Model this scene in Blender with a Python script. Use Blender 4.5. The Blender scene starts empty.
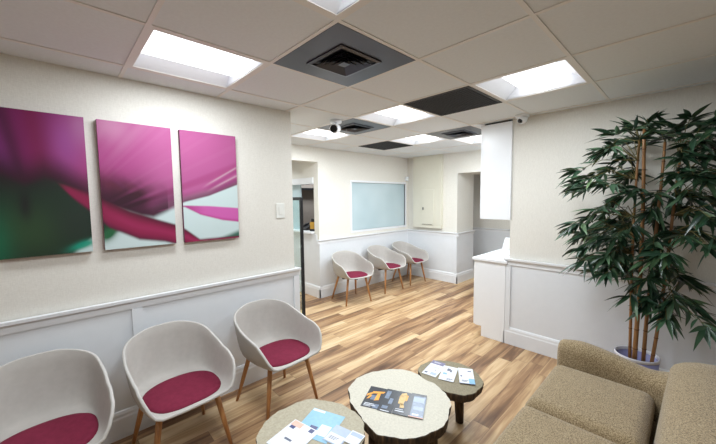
import bpy, bmesh, math, random
import numpy as np
from mathutils import Vector, Matrix
random.seed(7)
C = bpy.context.scene.collection
PI = math.pi
CEIL = 2.385
EYE = Vector((1.135, -0.970, 1.585))

# ---------------------------------------------------------------- materials
def new_mat(name):
    m = bpy.data.materials.new(name); m.use_nodes = True
    nt = m.node_tree
    return m, nt, nt.nodes['Principled BSDF']

def nd(nt, kind, **kw):
    n = nt.nodes.new(kind)
    for k, v in kw.items():
        if k.startswith('i_'):
            n.inputs[k[2:].replace('_', ' ')].default_value = v
        else:
            setattr(n, k, v)
    return n

def ramp(nt, stops, interp='LINEAR'):
    r = nt.nodes.new('ShaderNodeValToRGB'); cr = r.color_ramp
    cr.interpolation = interp
    while len(cr.elements) < len(stops): cr.elements.new(0.5)
    for e, (p, c) in zip(cr.elements, stops):
        e.position = p; e.color = (*c, 1)
    return r

def srgb(r, g, b):
    f = lambda v: v/12.92 if v <= .04045 else ((v+.055)/1.055)**2.4
    return tuple(f(v/255) for v in (r, g, b))

def math_n(nt, op, a, b=None):
    n = nt.nodes.new('ShaderNodeMath'); n.operation = op
    for i, v in enumerate((a, b)):
        if v is None: continue
        if isinstance(v, (int, float)): n.inputs[i].default_value = v
        else: nt.links.new(v, n.inputs[i])
    return n.outputs[0]

def coords(nt, scale=(1, 1, 1)):
    t = nd(nt, 'ShaderNodeTexCoord'); mp = nd(nt, 'ShaderNodeMapping')
    mp.inputs['Scale'].default_value = scale
    nt.links.new(t.outputs['Object'], mp.inputs['Vector'])
    return mp.outputs[0]

def simple(name, rgb, rough=.5, metal=0, var=.06, nscale=14, bump=0, bscale=200, spec=.5, coat=0, stretch=(1, 1, 1)):
    """colour with a soft procedural variation and an optional bump"""
    m, nt, b = new_mat(name)
    c = srgb(*rgb)
    v = coords(nt, stretch)
    n = nd(nt, 'ShaderNodeTexNoise', i_Scale=nscale, i_Detail=3.0)
    nt.links.new(v, n.inputs['Vector'])
    r = ramp(nt, [(.3, tuple(x*(1-var) for x in c)), (.7, tuple(min(1, x*(1+var)) for x in c))])
    nt.links.new(n.outputs['Fac'], r.inputs[0]); nt.links.new(r.outputs[0], b.inputs['Base Color'])
    b.inputs['Roughness'].default_value = rough; b.inputs['Metallic'].default_value = metal
    b.inputs['Specular IOR Level'].default_value = spec
    b.inputs['Coat Weight'].default_value = coat
    if bump:
        n2 = nd(nt, 'ShaderNodeTexNoise', i_Scale=bscale, i_Detail=2.0)
        nt.links.new(v, n2.inputs['Vector'])
        bp = nd(nt, 'ShaderNodeBump', i_Strength=bump, i_Distance=.004)
        nt.links.new(n2.outputs['Fac'], bp.inputs['Height']); nt.links.new(bp.outputs[0], b.inputs['Normal'])
    return m

def emit(name, rgb, strength):
    m, nt, b = new_mat(name)
    b.inputs['Base Color'].default_value = (*srgb(*rgb), 1)
    b.inputs['Emission Color'].default_value = (*srgb(*rgb), 1)
    b.inputs['Emission Strength'].default_value = strength
    return m

def wallpaper():
    m, nt, b = new_mat('linen_wallpaper')
    v1 = coords(nt, (60, 60, 420)); v2 = coords(nt, (420, 420, 40)); v3 = coords(nt)
    n1 = nd(nt, 'ShaderNodeTexNoise', i_Scale=1.0, i_Detail=2.0); nt.links.new(v1, n1.inputs['Vector'])
    n2 = nd(nt, 'ShaderNodeTexNoise', i_Scale=1.0, i_Detail=2.0); nt.links.new(v2, n2.inputs['Vector'])
    s = math_n(nt, 'MULTIPLY', math_n(nt, 'ADD', n1.outputs['Fac'], n2.outputs['Fac']), .5)
    r = ramp(nt, [(.3, srgb(216, 212, 203)), (.7, srgb(233, 230, 222))])
    nt.links.new(s, r.inputs[0]); nt.links.new(r.outputs[0], b.inputs['Base Color'])
    bp = nd(nt, 'ShaderNodeBump', i_Strength=.12, i_Distance=.002)
    nt.links.new(s, bp.inputs['Height']); nt.links.new(bp.outputs[0], b.inputs['Normal'])
    b.inputs['Roughness'].default_value = .62; b.inputs['Specular IOR Level'].default_value = .3
    return m

def plank_floor():
    m, nt, b = new_mat('acacia_planks')
    L = nt.links.new
    t = nd(nt, 'ShaderNodeTexCoord'); sp = nd(nt, 'ShaderNodeSeparateXYZ'); L(t.outputs['Object'], sp.inputs[0])
    x, y = sp.outputs[0], sp.outputs[1]
    W, LEN = .122, 1.15
    xs = math_n(nt, 'DIVIDE', x, W); row = math_n(nt, 'FLOOR', xs)
    wn = nd(nt, 'ShaderNodeTexWhiteNoise', noise_dimensions='1D'); L(row, wn.inputs['W'])
    ys = math_n(nt, 'ADD', math_n(nt, 'DIVIDE', y, LEN), math_n(nt, 'MULTIPLY', wn.outputs['Value'], 7.0))
    col = math_n(nt, 'FLOOR', ys)
    cb = nd(nt, 'ShaderNodeCombineXYZ'); L(row, cb.inputs[0]); L(col, cb.inputs[1])
    idn = nd(nt, 'ShaderNodeTexWhiteNoise', noise_dimensions='3D'); L(cb.outputs[0], idn.inputs['Vector'])
    # grain: stretched along the plank, shifted per plank
    cb2 = nd(nt, 'ShaderNodeCombineXYZ')
    L(math_n(nt, 'MULTIPLY', x, 17.0), cb2.inputs[0]); L(math_n(nt, 'MULTIPLY', y, 1.35), cb2.inputs[1])
    L(math_n(nt, 'MULTIPLY', idn.outputs['Value'], 60.0), cb2.inputs[2])
    g = nd(nt, 'ShaderNodeTexNoise', i_Scale=1.0, i_Detail=4.0, i_Roughness=.55, i_Distortion=.6); L(cb2.outputs[0], g.inputs['Vector'])
    cb3 = nd(nt, 'ShaderNodeCombineXYZ')
    L(math_n(nt, 'MULTIPLY', x, 120.0), cb3.inputs[0]); L(math_n(nt, 'MULTIPLY', y, 5.0), cb3.inputs[1])
    L(math_n(nt, 'MULTIPLY', idn.outputs['Value'], 33.0), cb3.inputs[2])
    f = nd(nt, 'ShaderNodeTexNoise', i_Scale=1.0, i_Detail=3.0); L(cb3.outputs[0], f.inputs['Vector'])
    tone = math_n(nt, 'ADD', math_n(nt, 'MULTIPLY', idn.outputs['Value'], .36),
                  math_n(nt, 'ADD', math_n(nt, 'MULTIPLY', g.outputs['Fac'], .98), math_n(nt, 'MULTIPLY', f.outputs['Fac'], .16)))
    tone = math_n(nt, 'SUBTRACT', tone, .26)
    r = ramp(nt, [(.12, srgb(84, 58, 40)), (.27, srgb(118, 86, 60)), (.42, srgb(156, 120, 86)), (.55, srgb(186, 152, 112)),
                  (.68, srgb(206, 176, 136)), (.88, srgb(222, 197, 160))])
    L(tone, r.inputs[0])
    # joints
    fx = math_n(nt, 'FRACT', xs); fy = math_n(nt, 'FRACT', ys)
    ex = math_n(nt, 'LESS_THAN', math_n(nt, 'MINIMUM', fx, math_n(nt, 'SUBTRACT', 1.0, fx)), .012)
    ey = math_n(nt, 'LESS_THAN', math_n(nt, 'MINIMUM', fy, math_n(nt, 'SUBTRACT', 1.0, fy)), .0016)
    e = math_n(nt, 'MULTIPLY', math_n(nt, 'MAXIMUM', ex, ey), .55)
    mx = nd(nt, 'ShaderNodeMixRGB'); L(e, mx.inputs['Fac']); L(r.outputs[0], mx.inputs['Color1'])
    mx.inputs['Color2'].default_value = (*srgb(70, 48, 32), 1)
    L(mx.outputs[0], b.inputs['Base Color'])
    rr = ramp(nt, [(.2, (.34,)*3), (.8, (.48,)*3)]); L(f.outputs['Fac'], rr.inputs[0]); L(rr.outputs[0], b.inputs['Roughness'])
    bp = nd(nt, 'ShaderNodeBump', i_Strength=.15, i_Distance=.002)
    L(math_n(nt, 'SUBTRACT', f.outputs['Fac'], e), bp.inputs['Height']); L(bp.outputs[0], b.inputs['Normal'])
    b.inputs['Specular IOR Level'].default_value = .45
    return m

def boucle():
    m, nt, b = new_mat('tan_boucle')
    v = coords(nt)
    n = nd(nt, 'ShaderNodeTexNoise', i_Scale=190.0, i_Detail=3.0, i_Roughness=.7); nt.links.new(v, n.inputs['Vector'])
    vo = nd(nt, 'ShaderNodeTexVoronoi', i_Scale=240.0); nt.links.new(v, vo.inputs['Vector'])
    s = math_n(nt, 'ADD', n.outputs['Fac'], math_n(nt, 'MULTIPLY', vo.outputs['Distance'], -.25))
    r = ramp(nt, [(.22, srgb(104, 87, 62)), (.42, srgb(160, 141, 110)), (.62, srgb(192, 175, 145))])
    nt.links.new(s, r.inputs[0]); nt.links.new(r.outputs[0], b.inputs['Base Color'])
    bp = nd(nt, 'ShaderNodeBump', i_Strength=.55, i_Distance=.006)
    nt.links.new(s, bp.inputs['Height']); nt.links.new(bp.outputs[0], b.inputs['Normal'])
    b.inputs['Roughness'].default_value = .95; b.inputs['Specular IOR Level'].default_value = .15
    b.inputs['Sheen Weight'].default_value = .25
    return m

def wood(name, dark, light, axis=2):
    m, nt, b = new_mat(name)
    sc = [60, 60, 60]; sc[axis] = 4
    v = coords(nt, sc)
    n = nd(nt, 'ShaderNodeTexNoise', i_Scale=1.0, i_Detail=3.0, i_Distortion=.4); nt.links.new(v, n.inputs['Vector'])
    r = ramp(nt, [(.3, srgb(*dark)), (.7, srgb(*light))]); nt.links.new(n.outputs['Fac'], r.inputs[0])
    nt.links.new(r.outputs[0], b.inputs['Base Color']); b.inputs['Roughness'].default_value = .45
    return m

def log_top(nm, lo, hi):
    m, nt, b = new_mat(nm)
    v = coords(nt)
    w = nd(nt, 'ShaderNodeTexNoise', i_Scale=7.0, i_Detail=2.0); nt.links.new(v, w.inputs['Vector'])
    ln = nd(nt, 'ShaderNodeVectorMath', operation='LENGTH'); nt.links.new(v, ln.inputs[0])
    rings = math_n(nt, 'SINE', math_n(nt, 'MULTIPLY', math_n(nt, 'ADD', ln.outputs['Value'], math_n(nt, 'MULTIPLY', w.outputs['Fac'], .07)), 330.0))
    f = nd(nt, 'ShaderNodeTexNoise', i_Scale=90.0, i_Detail=4.0); nt.links.new(v, f.inputs['Vector'])
    s = math_n(nt, 'ADD', math_n(nt, 'MULTIPLY', rings, .018), f.outputs['Fac'])
    r = ramp(nt, [(.3, srgb(*lo)), (.7, srgb(*hi))])
    nt.links.new(s, r.inputs[0]); nt.links.new(r.outputs[0], b.inputs['Base Color'])
    b.inputs['Roughness'].default_value = .5; b.inputs['Specular IOR Level'].default_value = .35
    return m

def bark():
    m, nt, b = new_mat('dark_bark')
    v = coords(nt, (70, 70, 9))
    n = nd(nt, 'ShaderNodeTexNoise', i_Scale=1.0, i_Detail=5.0); nt.links.new(v, n.inputs['Vector'])
    r = ramp(nt, [(.3, srgb(34, 25, 17)), (.55, srgb(74, 56, 38)), (.75, srgb(112, 90, 62))])
    nt.links.new(n.outputs['Fac'], r.inputs[0]); nt.links.new(r.outputs[0], b.inputs['Base Color'])
    bp = nd(nt, 'ShaderNodeBump', i_Strength=.7, i_Distance=.01)
    nt.links.new(n.outputs['Fac'], bp.inputs['Height']); nt.links.new(bp.outputs[0], b.inputs['Normal'])
    b.inputs['Roughness'].default_value = .8
    return m

def attr_mat(name, rough=.5):
    m, nt, b = new_mat(name)
    a = nd(nt, 'ShaderNodeAttribute', attribute_name='paint')
    nt.links.new(a.outputs['Color'], b.inputs['Base Color'])
    b.inputs['Roughness'].default_value = rough; b.inputs['Specular IOR Level'].default_value = .35
    return m

def leaf_mat():
    m, nt, b = new_mat('bamboo_leaf')
    a = nd(nt, 'ShaderNodeAttribute', attribute_name='tint')
    r = ramp(nt, [(0, srgb(24, 46, 34)), (.4, srgb(42, 72, 50)), (.75, srgb(76, 106, 74)), (1, srgb(132, 150, 104))])
    nt.links.new(a.outputs['Fac'], r.inputs[0]); nt.links.new(r.outputs[0], b.inputs['Base Color'])
    b.inputs['Roughness'].default_value = .34; b.inputs['Specular IOR Level'].default_value = .6
    return m

def frosted():
    m, nt, b = new_mat('frosted_blue_glass')
    v = coords(nt)
    n = nd(nt, 'ShaderNodeTexNoise', i_Scale=2.0, i_Detail=1.0); nt.links.new(v, n.inputs['Vector'])
    r = ramp(nt, [(.3, srgb(178, 198, 204)), (.7, srgb(192, 209, 214))])
    nt.links.new(n.outputs['Fac'], r.inputs[0]); nt.links.new(r.outputs[0], b.inputs['Base Color'])
    b.inputs['Roughness'].default_value = .28
    return m

def clear_glass():
    m, nt, b = new_mat('greenish_glass')
    b.inputs['Base Color'].default_value = (.82, .93, .9, 1)
    b.inputs['Roughness'].default_value = .02; b.inputs['Transmission Weight'].default_value = 1
    b.inputs['IOR'].default_value = 1.15
    return m

M = dict(
    paper=wallpaper(),
    white=simple('white_trim_paint', (232, 234, 237), .38, var=.012),
    panelwhite=simple('white_wainscot_paint', (226, 229, 233), .42, var=.012),
    lacquer=simple('white_cabinet_lacquer', (238, 240, 243), .28, var=.008),
    ceil=simple('ceiling_tile', (224, 228, 231), .9, var=.02, nscale=60, bump=.05, bscale=260, spec=.1),
    bar=simple('ceiling_bar_paint', (226, 223, 219), .5, var=.01),
    ceilplain=simple('plain_ceiling_paint', (226, 224, 216), .9, var=.01, spec=.1),
    floor=plank_floor(),
    troffer=simple('troffer_enamel', (228, 231, 236), .4, var=.01),
    lens=emit('lit_diffuser', (250, 252, 255), 3.6),
    vent=simple('grey_vent_metal', (74, 76, 84), .32, metal=.6, var=.06, nscale=5),
    ventdark=simple('vent_shadow_black', (26, 26, 34), .55, var=.1),
    grille=simple('charcoal_grille', (44, 44, 47), .6, var=.08),
    shell=simple('grey_felt_shell', (184, 179, 173), .85, var=.03, nscale=30, bump=.12, bscale=500, spec=.2),
    edge=simple('pale_shell_edge', (192, 188, 183), .75, var=.02),
    pad=simple('burgundy_fabric', (118, 38, 60), .85, var=.10, nscale=40, bump=.2, bscale=600, spec=.15),
    leg=wood('honey_oak', (158, 104, 58), (196, 144, 92)),
    logtop=log_top('pale_log_end_grain', (186, 181, 166), (203, 198, 183)), logmid=log_top('tan_log_end_grain', (156, 148, 127), (174, 166, 145)), logdark=log_top('olive_log_end_grain', (116, 106, 82), (136, 126, 100)), bark=bark(), boucle=boucle(),
    sofa_foot=wood('dark_sofa_foot', (50, 36, 26), (78, 56, 40)),
    cane=wood('bamboo_cane', (122, 82, 46), (164, 120, 74)),
    node=simple('cane_node_ring', (104, 66, 34), .6, var=.1),
    leaf=leaf_mat(), twig=simple('green_brown_twig', (104, 96, 54), .7, var=.1),
    pot=simple('lavender_plastic', (150, 150, 196), .45, var=.03),
    potrim=simple('white_plastic_rim', (226, 226, 234), .4, var=.02),
    soil=simple('dry_moss', (70, 60, 44), .95, var=.3, nscale=80, bump=.6, bscale=120),
    glass=frosted(), clear=clear_glass(),
    darkmetal=simple('dark_bronze_metal', (50, 50, 52), .4, metal=.5, var=.04),
    taupe=simple('taupe_wall', (150, 140, 132), .8, var=.03),
    black=simple('black_plastic', (28, 28, 31), .4, var=.08),
    darkglass=simple('black_lens_glass', (12, 12, 15), .08, var=.02),
    canvas=attr_mat('flower_canvas_print', .55),
    canvas_side=simple('canvas_edge_print', (112, 44, 78), .7, var=.2, nscale=8),
    plate=simple('ivory_plate', (232, 232, 226), .35, var=.01),
    cream=simple('cream_panel_paint', (218, 214, 198), .5, var=.012),
    chrome=simple('small_steel_latch', (120, 120, 118), .3, metal=.9, var=.02),
    sheet=simple('white_leaflet_paper', (214, 217, 224), .35, var=.01),
    ltblue=simple('pale_blue_print', (122, 172, 198), .35, var=.06, nscale=50),
    greyblue=simple('grey_blue_print', (160, 174, 196), .35, var=.05, nscale=60),
    navy=simple('navy_print', (52, 62, 112), .35, var=.12, nscale=50),
    peach=simple('peach_print', (226, 176, 158), .4, var=.12, nscale=70),
    ink=simple('grey_ink', (92, 98, 116), .5, var=.1),
    charcoal=simple('charcoal_print', (48, 51, 58), .3, var=.2, nscale=70),
    slate=simple('slate_print', (110, 124, 146), .3, var=.25, nscale=60),
    orange=simple('orange_print', (236, 160, 52), .35, var=.12, nscale=70),
    goldp=simple('beige_gold_print', (206, 170, 106), .35, var=.2, nscale=80),
    mauve=simple('mauve_print', (112, 108, 138), .35, var=.05),
    gold=simple('gold_label', (196, 152, 62), .35, metal=.4, var=.1),
    bluelabel=simple('blue_label', (96, 142, 190), .4, var=.05),
)

# ---------------------------------------------------------------- mesh helpers
def obj(name, bm, mats, parent=None, smooth=False, loc=None):
    if not isinstance(mats, (list, tuple)): mats = [mats]
    me = bpy.data.meshes.new(name)
    bmesh.ops.recalc_face_normals(bm, faces=bm.faces)
    if smooth:
        for f in bm.faces: f.smooth = True
    bm.to_mesh(me); bm.free()
    for m in mats: me.materials.append(m)
    o = bpy.data.objects.new(name, me); C.objects.link(o)
    if parent: o.parent = parent
    if loc: o.location = loc
    return o

def tag(o, label, cat, group=None):
    o['label'] = label; o['category'] = cat
    if group: o['group'] = group
    return o

def thing(name, label, cat, loc=(0, 0, 0), rotz=0, group=None):
    o = bpy.data.objects.new(name, None); C.objects.link(o)
    o.empty_display_size = .1
    o.location = loc; o.rotation_euler = (0, 0, rotz)
    return tag(o, label, cat, group)

def struct(name, bm, mats, smooth=False):
    o = obj(name, bm, mats, None, smooth); o['kind'] = 'structure'
    return o

def dup(root, loc, rotz, label, group=None):
    r = root.copy(); C.objects.link(r); r.location = loc; r.rotation_euler = (0, 0, rotz)
    r['label'] = label
    if group: r['group'] = group
    for ch in list(root.children):
        c = ch.copy(); C.objects.link(c); c.parent = r
        for g in list(ch.children):
            d = g.copy(); C.objects.link(d); d.parent = c
    return r

def BM(): return bmesh.new()

def box(bm, x0, x1, y0, y1, z0, z1, mi=0, bev=0):
    vs = [bm.verts.new(p) for p in ((x0,y0,z0),(x1,y0,z0),(x1,y1,z0),(x0,y1,z0),(x0,y0,z1),(x1,y0,z1),(x1,y1,z1),(x0,y1,z1))]
    fs = [bm.faces.new([vs[i] for i in q]) for q in ((0,3,2,1),(4,5,6,7),(0,1,5,4),(1,2,6,5),(2,3,7,6),(3,0,4,7))]
    for f in fs: f.material_index = mi
    if bev:
        es = list({e for f in fs for e in f.edges})
        r = bmesh.ops.bevel(bm, geom=es, offset=bev, segments=2, affect='EDGES', profile=.6)
        for f in r['faces']: f.material_index = mi
    return bm

def quad(bm, pts, mi=0):
    f = bm.faces.new([bm.verts.new(p) for p in pts]); f.material_index = mi
    return f

def tube(bm, pts, radii, seg=12, cap=True, mi=0):
    pts = [Vector(p) for p in pts]
    if isinstance(radii, (int, float)): radii = [radii]*len(pts)
    rings = []
    for i, p in enumerate(pts):
        d = (pts[min(i+1, len(pts)-1)] - pts[max(i-1, 0)]).normalized()
        a = d.cross(Vector((0, 0, 1)) if abs(d.z) < .9 else Vector((1, 0, 0))).normalized(); b = d.cross(a)
        rings.append([bm.verts.new(p + (a*math.cos(2*PI*k/seg) + b*math.sin(2*PI*k/seg))*radii[i]) for k in range(seg)])
    for r0, r1 in zip(rings, rings[1:]):
        for k in range(seg):
            f = bm.faces.new((r0[k], r0[(k+1) % seg], r1[(k+1) % seg], r1[k])); f.material_index = mi; f.smooth = True
    if cap:
        for r in (rings[0], rings[-1]):
            f = bm.faces.new(r); f.material_index = mi
    return bm

def lathe(bm, prof, cx=0, cy=0, seg=28, mi=0):
    """prof: (radius, z) from bottom to top; radius 0 closes"""
    rings = []
    for r, z in prof:
        if r <= 1e-6: rings.append([bm.verts.new((cx, cy, z))])
        else: rings.append([bm.verts.new((cx+r*math.cos(2*PI*k/seg), cy+r*math.sin(2*PI*k/seg), z)) for k in range(seg)])
    for r0, r1 in zip(rings, rings[1:]):
        for k in range(seg):
            k2 = (k+1) % seg
            if len(r0) == 1: f = bm.faces.new((r0[0], r1[k2], r1[k]))
            elif len(r1) == 1: f = bm.faces.new((r0[k], r0[k2], r1[0]))
            else: f = bm.faces.new((r0[k], r0[k2], r1[k2], r1[k]))
            f.material_index = mi; f.smooth = True
    return bm

def prism(bm, prof, axis, a0, a1, mi=0):
    """extrude a closed 2D profile; axis 'x': prof is (y,z); axis 'y': prof is (x,z)"""
    def P(p, a): return (a, p[0], p[1]) if axis == 'x' else (p[0], a, p[1])
    A = [bm.verts.new(P(p, a0)) for p in prof]; B = [bm.verts.new(P(p, a1)) for p in prof]
    n = len(prof)
    for k in range(n):
        f = bm.faces.new((A[k], A[(k+1) % n], B[(k+1) % n], B[k])); f.material_index = mi
    bm.faces.new(A).material_index = mi; bm.faces.new(B).material_index = mi
    return bm

# ---------------------------------------------------------------- the room
XL, YR = -1.461, 2.518           # left wall face, right wall face
XC, YP = -2.93, 4.33             # far chair wall face, panel wall face
YE = .66                         # end of the left wall
RAIL = .932

struct('floor', box(BM(), -6.2, 3.6, -4.0, 6.3, -.06, 0), M['floor'])

T = .61
lights = {(-2, -1), (0, -1), (0, 2), (-2, 2), (-4, 2), (-3, 4), (-2, 5), (1, -3), (2, -1), (-2, -4), (-8, 5), (-8, 2)}
vents = [(-1, 0), (-3, 2), (-2, 4)]
grilles = [(-1, 2), (-4, 4)]
bm = BM()
x_lines = [-6.2] + [k*T for k in range(-10, 6)] + [3.6]
y_lines = [-4.0] + [k*T for k in range(-6, 11)] + [6.3]
for i in range(len(x_lines)-1):
    for j in range(len(y_lines)-1):
        cx, cy = math.floor((x_lines[i]+x_lines[i+1])/2/T), math.floor((y_lines[j]+y_lines[j+1])/2/T)
        if (cx, cy) in lights: continue
        quad(bm, [(x_lines[i], y_lines[j], CEIL), (x_lines[i], y_lines[j+1], CEIL), (x_lines[i+1], y_lines[j+1], CEIL), (x_lines[i+1], y_lines[j], CEIL)])
ZB = CEIL - .004
for x in x_lines[1:-1]: box(bm, x-.011, x+.011, -4.0, 6.3, ZB, CEIL+.001, 1)
for y in y_lines[1:-1]: box(bm, -6.2, 3.6, y-.011, y+.011, ZB-.0003, CEIL+.001, 1)
box(bm, -4.2, XC-.12, YE, 2.05, 2.25, CEIL, 2)     # lower ceiling of the reception passage
struct('ceiling', bm, [M['ceil'], M['bar'], M['ceilplain']])

# walls
bm = BM(); box(bm, XL-.12, XL, -4.0, YE, 0, CEIL); box(bm, -6.2, XL-.12, YE-.12, YE, 0, CEIL)
struct('wall_left', bm, M['paper'])
bm = BM(); box(bm, -.19, 3.6, YR, YR+.12, 0, CEIL); box(bm, -.19, -.07, YR+.12, 5.62, 0, CEIL)
struct('wall_right', bm, M['paper'])
struct('wall_back', box(BM(), -6.2, 3.6, -4.1, -4.0, 0, CEIL), M['paper'])
struct('wall_side', box(BM(), 3.6, 3.7, -4.1, 2.64, 0, CEIL), M['paper'])
# far chair wall with the frosted window, and the header over the passage
W0, W1, WZ0, WZ1 = 2.76, 4.235, 1.03, 1.865
bm = BM()
box(bm, XC-.12, XC, 2.05, W0, 0, CEIL); box(bm, XC-.12, XC, W1, YP, 0, CEIL)
box(bm, XC-.12, XC, W0, W1, 0, WZ0); box(bm, XC-.12, XC, W0, W1, WZ1, CEIL)
box(bm, XC-.12, XC, YE, 2.05, 2.16, CEIL)
struct('wall_far', bm, M['paper'])
bm = BM(); box(bm, XC-.12, -1.815, YP, 4.95, 0, CEIL); box(bm, -1.815, -.19, YP, 4.95, 2.02, CEIL)
struct('wall_passage', bm, M['paper'])
struct('wall_hall', box(BM(), -6.2, -.07, 5.62, 5.74, 0, CEIL), M['paper'])
# reception behind the passage
bm = BM()
box(bm, -6.2, XC-.12, 2.05, 2.17, 0, 1.02); box(bm, -6.2, XC-.12, 2.05, 2.17, 1.88, CEIL)
box(bm, -6.2, -4.6, 2.05, 2.17, 1.02, 1.88)
struct('wall_reception', bm, [M['paper']])
bm = BM(); box(bm, -6.3, -6.2, -.2, 5.74, 0, CEIL); box(bm, -5.3, -5.2, 2.17, 5.62, 0, CEIL)
struct('wall_taupe', bm, M['taupe'])

# wainscot boards
def wains(name, bm): return struct(name, bm, M['panelwhite'])
bm = BM(); box(bm, XL, XL+.012, -4.0, YE+.035, 0, .878); box(bm, XL-.12, XL, YE, YE+.035, 0, .878)
for y in (-3.0, -1.8, -.6, ): box(bm, XL+.012, XL+.026, y-.03, y+.03, .19, .86)
box(bm, XL+.012, XL+.026, YE-.025, YE+.035, .19, .86)
wains('trim_1', bm)
bm = BM(); box(bm, -.215, 3.6, YR-.012, YR, 0, .878)
for x in (-.19, 2.24): box(bm, x-.025, x+.025, YR-.026, YR-.012, .17, .86)
wains('trim_2', bm)
bm = BM(); box(bm, XC, XC+.012, 2.038, YP, 0, .878); box(bm, -6.2, XC, 2.038, 2.05, 0, .8785); box(bm, -6.2, XC-.05, 2.038, 2.05, .8785, 1.018)
box(bm, XC+.012, XC+.02, 2.038, 2.09, .17, .878)
wains('trim_3', bm)
bm = BM(); box(bm, XC, -1.803, YP-.012, YP, 0, .878); box(bm, -1.815, -1.803, YP, 4.95, 0, .878)
box(bm, -1.853, -1.803, YP-.02, YP-.012, .17, .878)
wains('trim_4', bm)
wains('trim_5', box(BM(), -3.1, -.19, 5.605, 5.62, 0, .878))

# chair rails: profile (out, z)
RP = [(0, .862), (.014, .862), (.014, .900), (.020, .908), (.034, .914), (.036, .932), (0, .932)]
def rail(name, bm): return struct(name, bm, M['white'])
bm = BM(); prism(bm, [(XL+.008+o, z) for o, z in RP], 'y', -4.0, YE+.045); box(bm, XL-.12, XL+.008, YE, YE+.045, .862, .932); rail('trim_6', bm)
bm = BM(); prism(bm, [(YR-.008-o, z) for o, z in RP], 'x', -.232, 3.6); rail('trim_7', bm)
bm = BM(); prism(bm, [(XC+.008+o, z+.01) for o, z in RP], 'y', 2.005, YP)
prism(bm, [(YP-.008-o, z+.01) for o, z in RP], 'x', XC, -1.77); prism(bm, [(-1.815+.008+o, z+.01) for o, z in RP], 'y', YP-.044, 4.96)
rail('trim_8', bm)
bm = BM(); prism(bm, [(5.62-.008-o, z) for o, z in RP], 'x', -3.1, -.19); rail('trim_9', bm)

BP = [(0, 0), (.016, 0), (.016, .135), (.012, .148), (.012, .165), (.006, .182), (0, .186)]
def base(name, bm): return struct(name, bm, M['white'])
bm = BM(); prism(bm, [(XL+.012+o, z) for o, z in BP], 'y', -4.0, YE+.045); base('baseboard_left', bm)
bm = BM(); prism(bm, [(YR-.012-o, z) for o, z in BP], 'x', -.225, 3.6); base('baseboard_right', bm)
bm = BM(); prism(bm, [(XC+.012+o, z) for o, z in BP], 'y', 2.022, YP); prism(bm, [(2.038-o, z) for o, z in BP], 'x', -6.2, XC+.028); base('baseboard_far', bm)
bm = BM(); prism(bm, [(YP-.012-o, z) for o, z in BP], 'x', XC, -1.787); prism(bm, [(-1.803+o, z) for o, z in BP], 'y', YP-.028, 4.96); base('baseboard_passage', bm)
bm = BM(); prism(bm, [(5.605-o, z) for o, z in BP], 'x', -3.1, -.19); base('baseboard_hall', bm)

# frosted window
bm = BM(); box(bm, XC-.03, XC-.018, W0, W1, WZ0, WZ1); win = struct('window_1', bm, M['glass'])
bm = BM()
for y0, y1, z0, z1 in ((W0-.035, W0, WZ0-.035, WZ1+.035), (W1, W1+.035, WZ0-.035, WZ1+.035), (W0, W1, WZ1, WZ1+.035), (W0, W1, WZ0-.035, WZ0)):
    box(bm, XC-.1, XC+.008, y0, y1, z0, z1)
obj('window_frame', bm, M['white'], win)
# reception hatch: trim, ledge, sliding pane
bm = BM(); box(bm, -3.52, -3.50, 2.095, 2.12, 1.06, 1.83); box(bm, -4.6, -3.52, 2.102, 2.112, 1.06, 1.83)
hat = struct('window_2', bm, M['glass'])
bm = BM(); box(bm, -4.65, -3.052, 2.03, 2.19, 1.83, 1.93)
obj('window_frame', bm, M['white'], hat)
bm = BM(); box(bm, -4.65, -3.052, 1.99, 2.45, 1.02, 1.06, bev=.012)
obj('window_ledge', bm, M['white'], hat)

# ---------------------------------------------------------------- ceiling fittings
def troffer(cell, label, power, ceil=CEIL):
    x0, y0 = cell[0]*T, cell[1]*T; cx, cy = x0+T/2, y0+T/2
    t = thing('ceiling_light', label, 'light', (cx, cy, ceil), 0, 'recessed square ceiling lights')
    h = T/2-.011; D = .085; w = .168
    bm = BM()
    # flat rim
    for a in ((-h, -h+.018, -h, h), (h-.018, h, -h, h), (-h+.018, h-.018, -h, -h+.018), (-h+.018, h-.018, h-.018, h)):
        box(bm, a[0], a[1], a[2], a[3], -.004, .004)
    obj('frame', bm, M['bar'], t)
    bm = BM(); g = h-.018; N = 8
    for s in (-1, 1):
        prev = None
        for k in range(N+1):
            u = k/N; x = s*(g + (w-g)*u); z = D*math.sin(u*PI/2)
            cur = (bm.verts.new((x, -g, z)), bm.verts.new((x, g, z)))
            if prev: bm.faces.new((prev[0], cur[0], cur[1], prev[1])).smooth = True
            prev = cur
    for s in (-1, 1):
        quad(bm, [(-g, s*g, 0), (g, s*g, 0), (g, s*g, D+.03), (-g, s*g, D+.03)])
    quad(bm, [(-h, -h, D+.04), (h, -h, D+.04), (h, h, D+.04), (-h, h, D+.04)])
    obj('reflector', bm, M['troffer'], t)
    bm = BM(); prev = None
    for k in range(13):
        u = -1+2*k/12; x = w*u; z = D-.080*math.sqrt(max(0, 1-u*u*.98))
        cur = (bm.verts.new((x, -g+.002, z)), bm.verts.new((x, g-.002, z)))
        if prev: bm.faces.new((prev[0], cur[0], cur[1], prev[1])).smooth = True
        prev = cur
    obj('diffuser', bm, M['lens'], t)
    ld = bpy.data.lights.new('lamp_tube', 'AREA'); ld.shape = 'RECTANGLE'; ld.size = .27; ld.size_y = .5
    ld.energy = power; ld.color = (.87, .945, 1.0)
    lo = bpy.data.objects.new('lamp_tube', ld); C.objects.link(lo); lo.parent = t; lo.location = (0, 0, -.001)
    return t
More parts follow.
